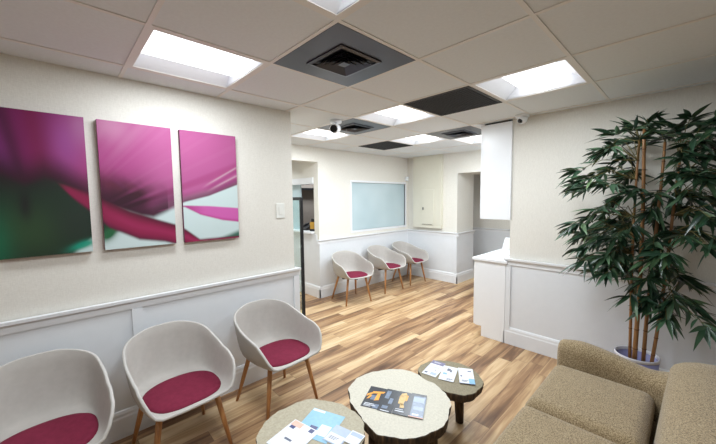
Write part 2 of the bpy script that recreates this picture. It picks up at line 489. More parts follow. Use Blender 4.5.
POWER = {(-8, 2): 34, (1, -3): 7, (2, -1): 3, (-2, -4): 6, (-2, 5): 30, (-3, 4): 28, (-4, 2): 27, (-2, 2): 23, (0, 2): 17, (0, -1): 23, (-2, -1): 15}
LL = {(-2, -1): 'lit square ceiling light nearest the left wall above the flower canvases',
      (0, -1): 'lit ceiling light cut off by the top edge of the photo',
      (0, 2): 'lit square ceiling light near the right wall beside the charcoal grille tile',
      (-2, 2): 'lit ceiling light between the charcoal grille tile and the second vent',
      (-4, 2): 'lit ceiling light in the lounge beyond the left wall, left of the second vent',
      (-3, 4): 'lit ceiling light far back next to the smaller dark grille, by the frosted window',
      (-2, 5): 'lit ceiling light farthest back, partly behind the hanging white cabinet',
      (1, -3): 'added unseen ceiling light behind the camera on the sofa side', (2, -1): 'added unseen ceiling light above the right end of the sofa',  # both are extra lights added out of view
      (-2, -4): 'added unseen ceiling light behind the camera by the left wall', (-8, 5): 'added unseen ceiling light brightening the reception room', (-8, 2): 'added unseen ceiling light brightening the reception passage from its far end'}  # rear, reception and passage lights added out of view for more light
for c in sorted(lights): troffer(c, LL[c], POWER.get(c, 22))

def vent(cell, label):
    cx, cy = cell[0]*T+T/2, cell[1]*T+T/2; h = T/2-.011
    t = thing('ceiling_vent', label, 'vent', (cx, cy, CEIL), 0, 'grey square ceiling vents')
    obj('panel', box(BM(), -h, h, -h, h, -.006, -.0005, bev=.002), M['vent'], t)
    bm = BM()
    def ring(a, b, za, zb):
        P = lambda r, z: [(-r, -r, z), (r, -r, z), (r, r, z), (-r, r, z)]
        A, B = P(a, za), P(b, zb)
        for k in range(4): quad(bm, [A[k], A[(k+1) % 4], B[(k+1) % 4], B[k]])
    ring(.155, .155, -.006, -.012); ring(.155, .135, -.012, -.016); ring(.135, .133, -.016, -.007)
    obj('outer_frame', bm, M['vent'], t)
    obj('dark_throat', box(BM(), -.13, .13, -.13, .13, -.0075, -.0062), M['ventdark'], t)
    for r in (.118, .086, .054):
        bm = BM(); ring(r, r-.024, -.024, -.008); ring(r-.001, r-.023, -.0265, -.0085)
        obj('louver', bm, M['vent'], t)
    obj('centre_plate', box(BM(), -.026, .026, -.026, .026, -.022, -.018), M['vent'], t)
    return t
vent(vents[0], 'large grey ceiling panel with square black louvred diffuser, nearest the camera')
vent(vents[1], 'grey ceiling vent panel above the white turret camera')
vent(vents[2], 'grey ceiling vent panel farthest back, left of the hanging white cabinet')

def grille(cell, label):
    cx, cy = cell[0]*T+T/2, cell[1]*T+T/2; h = T/2-.011
    t = thing('return_grille', label, 'grille', (cx, cy, CEIL), 0, 'charcoal ceiling grilles')
    bm = BM()
    for a in ((-h, -h+.02, -h, h), (h-.02, h, -h, h), (-h+.02, h-.02, -h, -h+.02), (-h+.02, h-.02, h-.02, h)): box(bm, *a, -.009, -.0005)
    obj('frame', bm, M['grille'], t)
    obj('backing', box(BM(), -h+.02, h-.02, -h+.02, h-.02, -.003, -.0005), M['ventdark'], t)
    bm = BM(); n = 22; g = h-.02
    for k in range(1, n):
        p = -g+2*g*k/n
        box(bm, p-.003, p+.003, -g, g, -.008, -.003); box(bm, -g, g, p-.003, p+.003, -.0082, -.003)
    obj('lattice', bm, M['grille'], t)
grille(grilles[0], 'charcoal lattice ceiling tile between two lit ceiling lights')
grille(grilles[1], 'small looking dark lattice ceiling tile above the frosted window')
# vent over the passage
t = thing('passage_vent', 'dark slotted vent in the low ceiling of the reception passage', 'vent', (-3.72, 1.86, 2.25))
obj('frame', box(BM(), -.3, .3, -.15, .15, -.008, -.0005, bev=.002), M['grille'], t)
bm = BM()
for k in range(9): box(bm, -.28, .28, -.13+k*.031, -.118+k*.031, -.012, -.007)
obj('slats', bm, M['ventdark'], t)

# security cameras
t = thing('security_camera', 'white dome security camera on the ceiling above the right wall', 'camera', (-.06, 2.42, CEIL))
bm = BM(); lathe(bm, [(0, -.022), (.062, -.022), (.066, -.012), (.066, -.0005), (0, -.0005)]); obj('base', bm, M['lacquer'], t)
bm = BM(); lathe(bm, [(0, -.085), (.02, -.082), (.038, -.070), (.048, -.050), (.05, -.022), (0, -.022)]); d = obj('dome', bm, M['lacquer'], t)
bm = BM(); lathe(bm, [(0, .016), (.014, .012), (.024, 0), (0, 0)], seg=20)
o = obj('lens', bm, M['darkglass'], d, loc=(-.008, -.036, -.062)); o.rotation_euler = (math.radians(118), 0, 0)
t = thing('security_camera', 'white turret security camera hanging in front of the second ceiling vent', 'camera', (-1.42, 1.17, CEIL), math.radians(-10))
bm = BM(); lathe(bm, [(0, -.03), (.055, -.03), (.06, -.02), (.06, -.0005), (0, -.0005)]); obj('base', bm, M['lacquer'], t)
bm = BM(); tube(bm, [(0, 0, -.03), (0, 0, -.06)], .018); obj('stem', bm, M['lacquer'], t)
bm = BM(); tube(bm, [(-.05, .05, -.072), (-.02, .02, -.078), (.05, -.05, -.098), (.062, -.062, -.102)], [.03, .044, .046, .044], 20); d = obj('body', bm, M['lacquer'], t)
bm = BM(); tube(bm, [(.06, -.06, -.101), (.067, -.067, -.103)], .036, 20); obj('lens', bm, M['darkglass'], d)

# ---------------------------------------------------------------- flower triptych
def smooth(a, b, v): 
    t = np.clip((v-a)/(b-a), 0, 1); return t*t*(3-2*t)
def fnoise(x, seed):
    rs = np.random.RandomState(seed); v = rs.rand(64); x = np.mod(x, 63.0); i = np.floor(x).astype(int); f = x-i; f = f*f*(3-2*f)
    return v[i]*(1-f)+v[(i+1) % 64]*f
def polyline_y(pts, s): return np.interp(s, [p[0] for p in pts], [p[1] for p in pts])
def flower(s, t):
    def C3(c): return np.array(srgb(*c))
    def mix(col, c, a): return col*(1-a[:, None]) + C3(c)[None]*a[:, None]
    n = len(s)
    col = np.tile(C3((24, 42, 30)), (n, 1))
    # blurred greens low left
    g = np.exp(-((s-.10)/.12)**2-((t-.18)/.17)**2); col = mix(col, (46, 72, 42), .8*g)
    g = np.exp(-((s-.0)/.05)**2-((t-.10)/.22)**2); col = mix(col, (18, 104, 72), .75*g)
    g = np.exp(-((s-.08)/.14)**2-((t-.56)/.09)**2); col = mix(col, (34, 18, 24), .85*g)
    g = np.exp(-((s-.095)/.018)**2-((t-.36)/.10)**2); col = mix(col, (22, 14, 20), .8*g)
    g = np.exp(-((s-.25)/.08)**2-((t-.22)/.16)**2); col = mix(col, (34, 44, 38), .7*g)
    # pale background lower right
    e = polyline_y([(0, -.3), (.20, -.04), (.26, .03), (.30, .09), (.36, .10), (.42, .16), (.6, .3), (1.1, .6)], s)
    a = smooth(-.03, .02, e-t)*smooth(.22, .26, s)
    col = mix(col, (196, 212, 212), np.where(s > .22, np.maximum(a, smooth(.38, .42, s)), 0))
    g = np.exp(-((s-.27)/.045)**2-((t-.045-(s-.25)*.5)/.028)**2); col = mix(col, (20, 142, 116), .95*np.clip(g*1.3, 0, 1))
    g = np.exp(-((s-.365)/.035)**2-((t-.12-(s-.36)*.9)/.05)**2); col = mix(col, (34, 92, 56), np.clip(g*1.3, 0, 1))
    b = polyline_y([(.78, -.05), (.86, .0), (1.0, .075), (1.1, .1)], s); col = mix(col, (58, 104, 88), smooth(.025, -.03, t-b)*smooth(.76, .84, s))
    # petal fan
    B = polyline_y([(-.05, .60), (.04, .56), (.10, .50), (.16, .55), (.21, .52), (.30, .42), (.40, .32), (.5, .25), (.55, .235), (.60, .275), (.70, .36), (.83, .415), (.99, .52), (1.05, .56)], s)
    fan = smooth(-.03, .03, t-B)
    fan = np.where(s > .66, smooth(-.006, .012, t-B), fan)
    ang = np.arctan2((t-.10)*.81, (s-.10)*1.335); rad = np.hypot((t-.30)*.81, (s-.33)*1.335)
    pk = np.tile(C3((206, 84, 168)), (n, 1))
    w = smooth(.12, .36, s); pk = mix(pk, (150, 34, 120), 1-w)
    pk = mix(pk, (226, 128, 196), smooth(.40, .62, s)*.55)
    st = fnoise(ang*11+2, 3); pk = mix(pk, (244, 184, 226), .62*smooth(.45, 1, st)*smooth(.28, .42, s)*smooth(.15, .5, rad))
    st = fnoise(ang*13+9, 5); pk = mix(pk, (186, 50, 138), .5*smooth(.55, .9, st)*smooth(.25, .4, s))
    st = fnoise(ang*34, 8); pk = mix(pk, (236, 150, 206), .10*smooth(.5, .9, st)*smooth(.3, .4, s))
    g = np.exp(-((s-.40)/.07)**2-((t-.96)/.12)**2); pk = mix(pk, (240, 170, 220), .7*g)
    # left panel bands
    g = np.exp(-((s-.045-(1-t)*.10)/.026)**2); pk = mix(pk, (84, 18, 68), .75*g*(s < .3))
    g = np.exp(-((s-.0-(1-t)*.12)/.026)**2); pk = mix(pk, (146, 58, 150), .75*g*(s < .3))
    g = np.exp(-((s-.135-(1-t)*.06)/.035)**2); pk = mix(pk, (148, 22, 92), .7*g)
    g = np.exp(-((s-.235)/.05)**2-((t-.80)/.2)**2); pk = mix(pk, (190, 92, 190), .8*g)
    g = np.exp(-((s-.29)/.04)**2-((t-.93)/.14)**2); pk = mix(pk, (206, 140, 204), .6*g)
    d = t-B
    reach = .25+.13*fnoise(s*30, 11)
    dk = smooth(1, 0, d/np.where(s < .66, np.where(s < .3, .22, reach), .10))
    dk = np.where(s > .62, dk*.75, dk)
    g = np.exp(-((s-.45)/.13)**2-((t-.39)/.16)**2); pk = mix(pk, (74, 18, 46), np.clip(1.15*g*(.55+.6*fnoise(ang*26, 17)), 0, 1))
    g = np.exp(-((s-.36)/.05)**2-((t-.50)/.10)**2); pk = mix(pk, (120, 36, 74), .75*g)
    pk = mix(pk, (62, 18, 44), .95*dk)
    g = np.exp(-((s-.42)/.13)**2-((t-.50-.12*(.42-s))/.045)**2); pk = mix(pk, (112, 38, 62), .55*g*fnoise(s*40+t*22, 13))
    # thin pale petal edges on the third panel
    for k, (s0, t0, s1, t1) in enumerate(((.80, .50, 1.0, .70), (.83, .47, 1.0, .62))):
        ln = t0+(t1-t0)*(s-s0)/(s1-s0); pk = mix(pk, (250, 216, 240), .7*np.exp(-((t-ln)/.010)**2)*smooth(s0-.02, s0+.08, s))
        pk = mix(pk, (176, 44, 140), .5*np.exp(-((t-ln+.035)/.022)**2)*smooth(s0-.02, s0+.06, s))
    col = col*(1-fan[:, None]) + (pk*np.array((.57, .55, .50)))*fan[:, None]
    # crimson sepal
    top = polyline_y([(.19, .53), (.30, .45), (.36, .385), (.45, .30), (.577, .215), (.65, .17), (.70, .12), (.77, .02)], s)
    bot = polyline_y([(.19, .52), (.25, .39), (.307, .29), (.369, .165), (.485, .055), (.595, .02), (.66, -.02), (.77, -.03)], s)
    a = smooth(-.012, .015, top-t)*smooth(-.012, .02, t-bot)*smooth(.19, .24, s)
    u = np.clip((t-bot)/np.maximum(top-bot, .02), 0, 1)
    sc = np.tile(C3((132, 24, 66)), (n, 1)); sc = mix(sc, (64, 12, 34), .85*smooth(.62, 1, u)); sc = mix(sc, (70, 18, 44), .8*smooth(.3, 0, u))
    sc = mix(sc, (158, 40, 88), .5*np.exp(-((u-.5)/.15)**2)*smooth(.3, .45, s))
    col = col*(1-a[:, None]) + sc*a[:, None]
    # low pink petal on the third panel
    top = polyline_y([(.56, .29), (.70, .335), (.83, .325), (1.05, .29)], s); bot = polyline_y([(.56, .28), (.64, .31), (.70, .315), (.78, .24), (.9, .18), (1.05, .14)], s)
    a = smooth(-.004, .01, top-t)*smooth(-.004, .012, t-bot)*smooth(.56, .6, s)
    u = np.clip((t-bot)/np.maximum(top-bot, .01), 0, 1)
    p2 = np.tile(C3((196, 92, 164)), (n, 1)); p2 = mix(p2, (170, 40, 120), .8*smooth(.3, 0, u)); p2 = mix(p2, (150, 30, 100), .7*smooth(.82, .70, s))
    col = col*(1-a[:, None]) + p2*a[:, None]
    return col
def canvas(y0, label):
    wd, z0, h = .405, 1.278, .815
    o = thing('flower_canvas', label, 'painting', (XL, y0+wd/2, z0), 0, 'magenta flower triptych')
    nx, nz = 96, 190; bm = BM(); grid = []
    X = .036
    for j in range(nz+1):
        grid.append([bm.verts.new((X, -wd/2+wd*i/nx, h*j/nz)) for i in range(nx+1)])
    for j in range(nz):
        for i in range(nx): bm.faces.new((grid[j][i], grid[j][i+1], grid[j+1][i+1], grid[j+1][i])).smooth = True
    p = obj('printed_face', bm, M['canvas'], o)
    me = p.data; at = me.color_attributes.new('paint', 'FLOAT_COLOR', 'POINT')
    co = np.empty(len(me.vertices)*3); me.vertices.foreach_get('co', co); co = co.reshape(-1, 3)
    s = (co[:, 1]+y0+wd/2+1.21)/1.335; t = co[:, 2]/h
    rgba = np.ones((len(co), 4)); rgba[:, :3] = flower(s, t)
    at.data.foreach_set('color', rgba.ravel())
    obj('stretcher', box(BM(), -.001, .0355, -wd/2, wd/2, 0, h), M['canvas_side'], o)
canvas(-1.213, 'flower canvas with green lower half and magenta petals, leftmost of the triptych')
canvas(-.748, 'flower canvas with pink petals above a crimson petal, in the middle of the triptych')
canvas(-.286, 'flower canvas with pink petals over white ground, nearest the switch plate')

# wall switch, panel box, sensor
t = thing('switch_plate', 'blank ivory switch plate on the left wall right of the canvases', 'switch', (XL, .525, 1.415))
obj('plate', box(BM(), .0005, .007, -.042, .042, 0, .135, bev=.003), M['plate'], t)
obj('rocker', box(BM(), .007, .010, -.017, .017, .034, .101, bev=.0015), M['plate'], t)
t = thing('panel_box', 'cream electrical panel cover boxed out from the far corner wall above the rail', 'panel', (-2.42, YP, 1.0))
obj('casing', box(BM(), -.32, .32, -.075, -.0005, 0, CEIL-1.002, bev=.004), M['cream'], t)
bm = BM(); box(bm, -.11, .17, -.086, -.075, .06, .74, bev=.004); d = obj('door', bm, M['cream'], t)
obj('latch', box(BM(), -.085, -.06, -.096, -.086, .35, .40, bev=.003), M['chrome'], d)
obj('slot', box(BM(), -.09, .13, -.089, -.0855, .068, .075), M['grille'], d)
t = thing('motion_sensor', 'small white sensor on the far corner right of the frosted window', 'sensor', (XC, 4.275, 1.93))
obj('housing', box(BM(), .0005, .05, -.035, .03, 0, .085, bev=.012), M['lacquer'], t)
obj('lens', box(BM(), .049, .053, -.022, .018, .014, .045, bev=.0015), M['plate'], t)

# glass screen with a dark post at the end of the left wall
t = thing('glass_screen', 'glass screen with dark metal post at the end of the left wall', 'screen', (XL-.02, .765, 0))
bm = BM(); box(bm, -.013, .013, -.013, .013, 0, 1.575, bev=.002); obj('post', bm, M['darkmetal'], t)
obj('top_rail', box(BM(), -.75, .014, -.016, .016, 1.575, 1.605, bev=.002), M['darkmetal'], t)
obj('bottom_rail', box(BM(), -.75, -.013, -.012, .012, .0, .03), M['darkmetal'], t)
obj('pane', box(BM(), -.75, -.013, -.004, .004, .03, 1.575), M['clear'], t)

# ---------------------------------------------------------------- white cabinets by the right wall
t = thing('wall_cabinet', 'white cabinet hanging from the ceiling at the end of the right wall', 'cabinet', (-.36, 2.50, 1.34))
obj('body', box(BM(), -.135, .176, .0, 1.3, 0, 1.025, bev=.003), M['lacquer'], t)
for k in range(2): obj('door', box(BM(), -.156, -.137, .004+k*.65, .645+k*.65, 0.002, 1.023, bev=.002), M['lacquer'], t)
obj('shadow_gap_strip', box(BM(), -.125, .165, .03, 1.3, 1.025, 1.0445), M['grille'], t)  # charcoal strip stands in for the shadow between cabinet top and ceiling
t = thing('base_cabinet', 'white base cabinet standing at the end of the right wall', 'cabinet', (-.385, 2.49, 0))
bm = BM(); prism(bm, [(-.09, 0), (.168, 0), (.168, .872), (-.165, .872), (-.165, .115), (-.09, .115)], 'y', 0.0, 1.9)
obj('body', bm, M['lacquer'], t)
for k in range(3): obj('door', box(BM(), -.186, -.167, .004+k*.632, .628+k*.632, .12, .868, bev=.002), M['lacquer'], t)
w = obj('worktop', box(BM(), -.585, -.195, 2.47, 4.4, .8725, .900, bev=.003), M['lacquer'])
tag(w, 'white worktop lying on the base cabinet at the end of the right wall', 'worktop')
t = thing('desk_device', 'small white tilted device standing on the white worktop', 'device', (-.30, 2.92, .9005), math.radians(-100))
bm = BM(); lathe(bm, [(0, 0), (.085, 0), (.088, .01), (.07, .018), (0, .018)]); obj('base', bm, M['lacquer'], t)
bm = BM(); tube(bm, [(0, 0, .018), (-.012, 0, .08), (.01, 0, .13)], [.03, .022, .02]); obj('neck', bm, M['lacquer'], t)
bm = BM(); box(bm, -.014, .014, -.11, .11, -.075, .075, bev=.012); s = obj('screen', bm, M['lacquer'], t, loc=(.015, 0, .125)); s.rotation_euler = (0, math.radians(-24), 0)
obj('screen_face', box(BM(), .014, .0155, -.095, .095, -.06, .06), M['plate'], s)

# ---------------------------------------------------------------- tub chairs
def sup(th, a, b, n=2.5):
    c, s = abs(math.cos(th)), abs(math.sin(th))
    return 1/((c/a)**n+(s/b)**n)**(1/n)
def lerp_tab(tab, x):
    """smooth curve through the table (Catmull-Rom, mirrored at the ends)"""
    n = len(tab)
    for i in range(n-1):
        if x <= tab[i+1][0]:
            (x0, y0), (x1, y1) = tab[i], tab[i+1]; u = (x-x0)/(x1-x0)
            ym = tab[i-1][1] if i > 0 else tab[1][1]; xm = tab[i-1][0] if i > 0 else -tab[1][0]
            yp = tab[i+2][1] if i+2 < n else tab[n-2][1]; xp = tab[i+2][0] if i+2 < n else 360-tab[n-2][0]
            m0 = (y1-ym)/(x1-xm)*(x1-x0); m1 = (yp-y0)/(xp-x0)*(x1-x0)
            return (2*u**3-3*u*u+1)*y0+(u**3-2*u*u+u)*m0+(3*u*u-2*u**3)*y1+(u**3-u*u)*m1
    return tab[-1][1]
RIMZ = [(0, .405), (24, .408), (36, .440), (45, .530), (55, .584), (78, .608), (105, .642), (135, .698), (160, .732), (180, .738)]
RIMR = [(0, .302), (22, .322), (34, .368), (46, .362), (57, .320), (78, .276), (105, .276), (135, .314), (160, .308), (180, .298)]
def shell_pt(th, t):
    """th 0 = front (+x); t 0 = seat centre, 1 = rim"""
    d = abs(math.degrees(th)); d = 360-d if d > 180 else d
    rr, zr = lerp_tab(RIMR, d), lerp_tab(RIMZ, d)
    rs = sup(th, .235 if d < 90 else .20, .215, 3.0)*.95
    zs = .394
    if t <= .5:
        r = rs*t*2; z = zs-.012*(1-(t*2)**2)
    else:
        u = (t-.5)*2
        c1 = (rs+(rr-rs)*.62, zs+.004); c2 = (rr*.93, zs+(zr-zs)*.45)
        b = lambda p0, p1, p2, p3: (1-u)**3*p0+3*u*(1-u)**2*p1+3*u*u*(1-u)*p2+u**3*p3
        r, z = b(rs, c1[0], c2[0], rr), b(zs, c1[1], c2[1], zr)
    return Vector((r*math.cos(th)+.0, r*math.sin(th), z))
def make_chair(label, group):
    t = thing('tub_chair', label, 'chair', (0, 0, 0), 0, group)
    bm = BM(); NA, NT = 72, 16
    ctr = bm.verts.new(shell_pt(0, 0)); rings = []
    for j in range(1, NT+1): rings.append([bm.verts.new(shell_pt(2*PI*k/NA, j/NT)) for k in range(NA)])
    for k in range(NA): bm.faces.new((ctr, rings[0][k], rings[0][(k+1) % NA]))
    for r0, r1 in zip(rings, rings[1:]):
        for k in range(NA): bm.faces.new((r0[k], r1[k], r1[(k+1) % NA], r0[(k+1) % NA]))
    sh = obj('shell', bm, [M['shell'], M['edge']], t, True)
    so = sh.modifiers.new('thickness', 'SOLIDIFY'); so.thickness = .017; so.offset = -1; so.material_offset_rim = 1
    bv = sh.modifiers.new('soft_edge', 'BEVEL'); bv.width = .006; bv.segments = 2; bv.limit_method = 'ANGLE'; bv.angle_limit = math.radians(50)
    # seat cushion: rounded pad
    bm = BM(); N = 56; prev = None
    def pad_r(th): 
        a = .228 if math.cos(th) > 0 else .150
        return sup(th, a, .208 if math.cos(th) > 0 else .196+.012*(1-abs(math.cos(th))), 3.0 if math.cos(th) > 0 else 2.3)
    layers = [(0.0, -.001), (.93, -.001), (.985, .004), (1.0, .014), (.985, .024), (.93, .031), (.75, .0355), (.45, .038), (0.0, .039)]
    for f, z in layers:
        if f == 0: cur = [bm.verts.new((.042, 0, .398+z-.004))]
        else: cur = [bm.verts.new((.042+pad_r(2*PI*k/N)*f*math.cos(2*PI*k/N), pad_r(2*PI*k/N)*f*math.sin(2*PI*k/N), .398+z)) for k in range(N)]
        if prev:
            for k in range(N):
                k2 = (k+1) % N
                if len(prev) == 1: bm.faces.new((prev[0], cur[k2], cur[k]))
                elif len(cur) == 1: bm.faces.new((prev[k], prev[k2], cur[0]))
                else: bm.faces.new((prev[k], prev[k2], cur[k2], cur[k]))
        prev = cur
    obj('seat_pad', bm, M['pad'], t, True)
    for sx, sy in ((1, 1), (1, -1), (-1, 1), (-1, -1)):
        p0 = (.170 if sx > 0 else -.120, .155*sy, .384); p1 = (.222 if sx > 0 else -.225, .222*sy, 0)
        mid = tuple((a+b)/2 for a, b in zip(p0, p1))
        bm = BM(); tube(bm, [p0, mid, p1], [.0175, .0155, .0105], 14); obj('leg', bm, M['leg'], t)
    bm = BM(); box(bm, -.13, .17, -.018, .018, .352, .365); box(bm, -.018, .018, -.15, .15, .351, .3645); obj('under_frame', bm, M['black'], t)
    return t
CH = [(-1.075, .226, .06, 'grey tub chair with burgundy pad at the wall end by the glass screen', 'tub chairs along the left wall'),
      (-1.07, -.460, .06, 'grey tub chair with burgundy pad in the middle under the second flower canvas', 'tub chairs along the left wall'),
      (-1.075, -1.075, .04, 'grey tub chair cut off by the lower left corner of the photo', 'tub chairs along the left wall'),
      (-2.50, 2.33, -.2, 'far grey tub chair nearest the reception passage and its display stand', 'tub chairs along the far wall'),
      (-2.53, 3.16, -.06, 'far grey tub chair in the middle under the frosted window', 'tub chairs along the far wall'),
      (-2.54, 3.85, -.04, 'far grey tub chair in the corner below the electrical panel cover', 'tub chairs along the far wall')]
proto = make_chair(CH[0][3], CH[0][4]); proto.location = (CH[0][0], CH[0][1], 0); proto.rotation_euler = (0, 0, CH[0][2])
for x, y, rz, lb, gr in CH[1:]: dup(proto, (x, y, 0), rz, lb, gr)

# ---------------------------------------------------------------- log slice tables
def log_table(cx, cy, top, thick, outline, seed, label, leg_r, mat='logtop'):
    t = thing('log_table', label, 'table', (cx, cy, 0), 0, 'log slice coffee tables')
    rs = random.Random(seed); N = 144
    ph = [rs.uniform(0, 6.28) for _ in range(6)]
    def R(k):
        th = 2*PI*k/N; n = len(outline); u = (th/(2*PI))*n; i = int(u) % n; f = u-int(u); f = f*f*(3-2*f)
        r = outline[i]*(1-f)+outline[(i+1) % n]*f
        return r*(1+.010*math.sin(9*th+ph[0])+.007*math.sin(17*th+ph[1])+.005*math.sin(31*th+ph[2]))
    bm = BM(); rings = []
    prof = [(.80, top-thick), (.93, top-thick), (.975, top-thick*.75), (.99, top-thick*.4), (1.0, top-.010), (.992, top), ]
    for f, z in prof:
        rings.append([bm.verts.new((R(k)*f*math.cos(2*PI*k/N)*(1+rs.uniform(-.006, .006)*(z < top-.005)), R(k)*f*math.sin(2*PI*k/N), z)) for k in range(N)])
    for r0, r1 in zip(rings, rings[1:]):
        for k in range(N):
            f = bm.faces.new((r0[k], r0[(k+1) % N], r1[(k+1) % N], r1[k])); f.material_index = 1; f.smooth = True
    bm.faces.new(rings[0]).material_index = 1
    bm.faces.new(rings[-1]).material_index = 0
    obj('slab', bm, [M[mat], M['bark']], t)
    for a in leg_r[1:]:
        bm = BM(); x, y = leg_r[0]*math.cos(a), leg_r[0]*math.sin(a)
        tube(bm, [(x, y, top-thick+.002), (x*1.04, y*1.04, (top-thick)*.5), (x*1.1, y*1.1, 0)], [.036, .032, .027], 12); obj('leg', bm, M['bark'], t)
    return t
log_table(-.022, .452, .39, .075, [.305, .295, .30, .295, .285, .325, .340, .330, .342, .325, .295, .27, .285, .32, .315, .31], 3,
          'large pale log slice coffee table in the middle, carrying dark brochures', (.19, .4, 2.5, 4.6))
log_table(.005, .950, .335, .06, [.225, .235, .23, .235, .225, .23, .225, .215, .18, .155, .16, .185, .22], 5,
          'smallest log slice coffee table, farthest from the camera, carrying white leaflets', (.085, .9, 2.8, 4.9), 'logdark')
log_table(-.105, -.115, .44, .07, [.235, .255, .262, .255, .25, .27, .26, .27, .265, .26, .25, .25], 9,
          'log slice coffee table nearest the camera, carrying the pale blue and white brochures', (.16, 1.2, 3.3, 5.4), 'logmid')

# brochures: thin printed sheets
def sheet(name, label, cat, c, w, h, rot, z, base_m, patches, group, thick=.0012):
    """patches: (u0,u1,v0,v1,material,label or None) in sheet fractions"""
    t = thing(name, label, cat, (c[0], c[1], z), rot, group)
    obj('paper', box(BM(), -w/2, w/2, -h/2, h/2, 0, thick), M[base_m], t)
    for i, pt in enumerate(patches):
        nm, mats, rects = pt
        bm = BM()
        for rc in rects:
            if len(rc) == 8:      # free quad u,v x4
                zz = thick+.0003+.00012*i
                vs = [[bm.verts.new((-w/2+w*rc[2*q], -h/2+h*rc[2*q+1], z_)) for q in range(4)] for z_ in (thick-.0002, zz)]
                bm.faces.new(vs[1]); bm.faces.new(vs[0])
                for q in range(4): bm.faces.new((vs[0][q], vs[0][(q+1) % 4], vs[1][(q+1) % 4], vs[1][q]))
                continue
            u0, u1, v0, v1 = rc
            box(bm, -w/2+w*u0, -w/2+w*u1, -h/2+h*v0, -h/2+h*v1, thick-.0002, thick+.0003+.00012*i)
        obj(nm, bm, M[mats], t)
    return t
def lines(u0, u1, v0, v1, n): 
    d = (v1-v0)/n
    return [(u0, u0+(u1-u0)*(.72+.28*((k*37) % 5)/4), v0+d*k, v0+d*k+d*.45) for k in range(n)]
# fan angles: sheets read from the sofa side; local +v points away from the camera
GA, GB, GS = 'pale brochures on the nearest log table', 'dark brochures on the big log table', 'white leaflets on the smallest log table'
Z = .4403
sheet('brochure', 'pale blue brochure lying under the white one on the nearest log table', 'brochure', (-.125, -.055), .19, .20, math.radians(22), Z, 'ltblue',
      [('photo_print', 'navy', [(.30, .52, .10, .40)]), ('cream_band', 'sheet', [(.02, .40, .90, .98)]), ('white_panel', 'sheet', [(.56, .86, .16, .52)])], GA)
sheet('brochure', 'large white brochure with peach picture at its top on the nearest log table', 'brochure', (-.142, -.20), .165, .19, math.radians(12), Z+.0020, 'sheet',
      [('peach_picture', 'peach', [(.03, .42, .80, .98)]), ('dark_picture', 'navy', [(.08, .26, .70, .80)]), ('navy_corner', 'navy', [(.70, .86, .84, .97)]), ('text_lines', 'ink', [(.30, .56, .34, .40)])], GA)
sheet('brochure', 'grey blue brochure right of the pale blue one on the nearest log table', 'brochure', (.000, -.040), .098, .115, math.radians(14), Z+.0022, 'greyblue',
      [('white_panel', 'sheet', [(.05, .92, .06, .52)]), ('text_lines', 'ink', lines(.15, .7, .2, .4, 3))], GA)
sheet('brochure', 'small white brochure at the right end of the row on the nearest log table', 'brochure', (.072, .003), .072, .080, math.radians(14), Z+.0042, 'sheet',
      [('grey_panel', 'greyblue', [(.06, .94, .62, .92)])], GA)
Z = .3903
R1 = math.radians(28)
sheet('brochure', 'black brochure with large orange figure, leftmost in the row on the big log table', 'brochure', (-.134, .362), .112, .205, math.radians(26), Z, 'charcoal',
      [('orange_figure', 'orange', [(.04, .48, .34, .66, .30, .74, .02, .58), (.30, .66, .86, .74, .92, .84, .26, .76), (.52, .34, .76, .40, .72, .76, .56, .70), (.10, .36, .22, .40, .34, .56, .22, .58)]), ('green_tint', 'slate', [(.30, .54, .36, .58), (.60, .95, .02, .2)]),
       ('title_lines', 'sheet', [(.12, .62, .16, .19), (.12, .74, .10, .13), (.12, .5, .05, .07)])], GB)
sheet('brochure', 'dark brochure with blurred slate picture, second in the row on the big log table', 'brochure', (-.052, .400), .085, .215, math.radians(24), Z+.0017, 'charcoal',
      [('slate_picture', 'slate', [(.1, .4, .55, .9), (.5, .75, .35, .6), (.2, .6, .12, .24)]), ('title_lines', 'sheet', [(.2, .8, .02, .05)])], GB)
sheet('brochure', 'dark brochure with beige gold figure, third in the row on the big log table', 'brochure', (.024, .436), .085, .215, math.radians(26), Z+.0034, 'charcoal',
      [('gold_figure', 'goldp', [(.10, .72, .60, .86, .50, .96, .20, .90), (.16, .44, .52, .40, .60, .88, .12, .74), (.36, .28, .66, .30, .54, .44, .30, .46)]), ('title_lines', 'sheet', [(.12, .72, .12, .15), (.12, .62, .20, .22)]), ('orange_lines', 'orange', [(.55, .7, .6, .85)])], GB)
sheet('brochure', 'slate blue brochure at the right end of the row on the big log table', 'brochure', (.094, .474), .088, .215, math.radians(28), Z+.0051, 'slate',
      [('pale_picture', 'greyblue', [(.2, .9, .62, .84), (.3, .9, .30, .44)]), ('charcoal_band', 'charcoal', [(0, .18, 0, 1), (.18, 1, .9, 1)]), ('title_lines', 'sheet', [(.3, .7, .08, .14)]), ('peach_edge', 'peach', [(.1, 1, 0, .03)])], GB)
Z = .3353
sheet('leaflet', 'mauve leaflet mostly hidden under the white ones on the smallest log table', 'leaflet', (-.130, 1.015), .10, .15, math.radians(10), Z, 'mauve', [('white_lines', 'sheet', lines(.2, .8, .80, .92, 2))], GS)
sheet('leaflet', 'white leaflet with dark dot, leftmost on the smallest log table', 'leaflet', (-.112, .955), .105, .165, math.radians(10), Z+.0018, 'sheet',
      [('dark_dot', 'ink', [(.10, .30, .12, .24)]), ('text_lines', 'ink', [(.6, .7, .5, .55), (.3, .8, .72, .74)]), ('pale_patch', 'greyblue', [(.5, .9, .1, .3)])], GS)
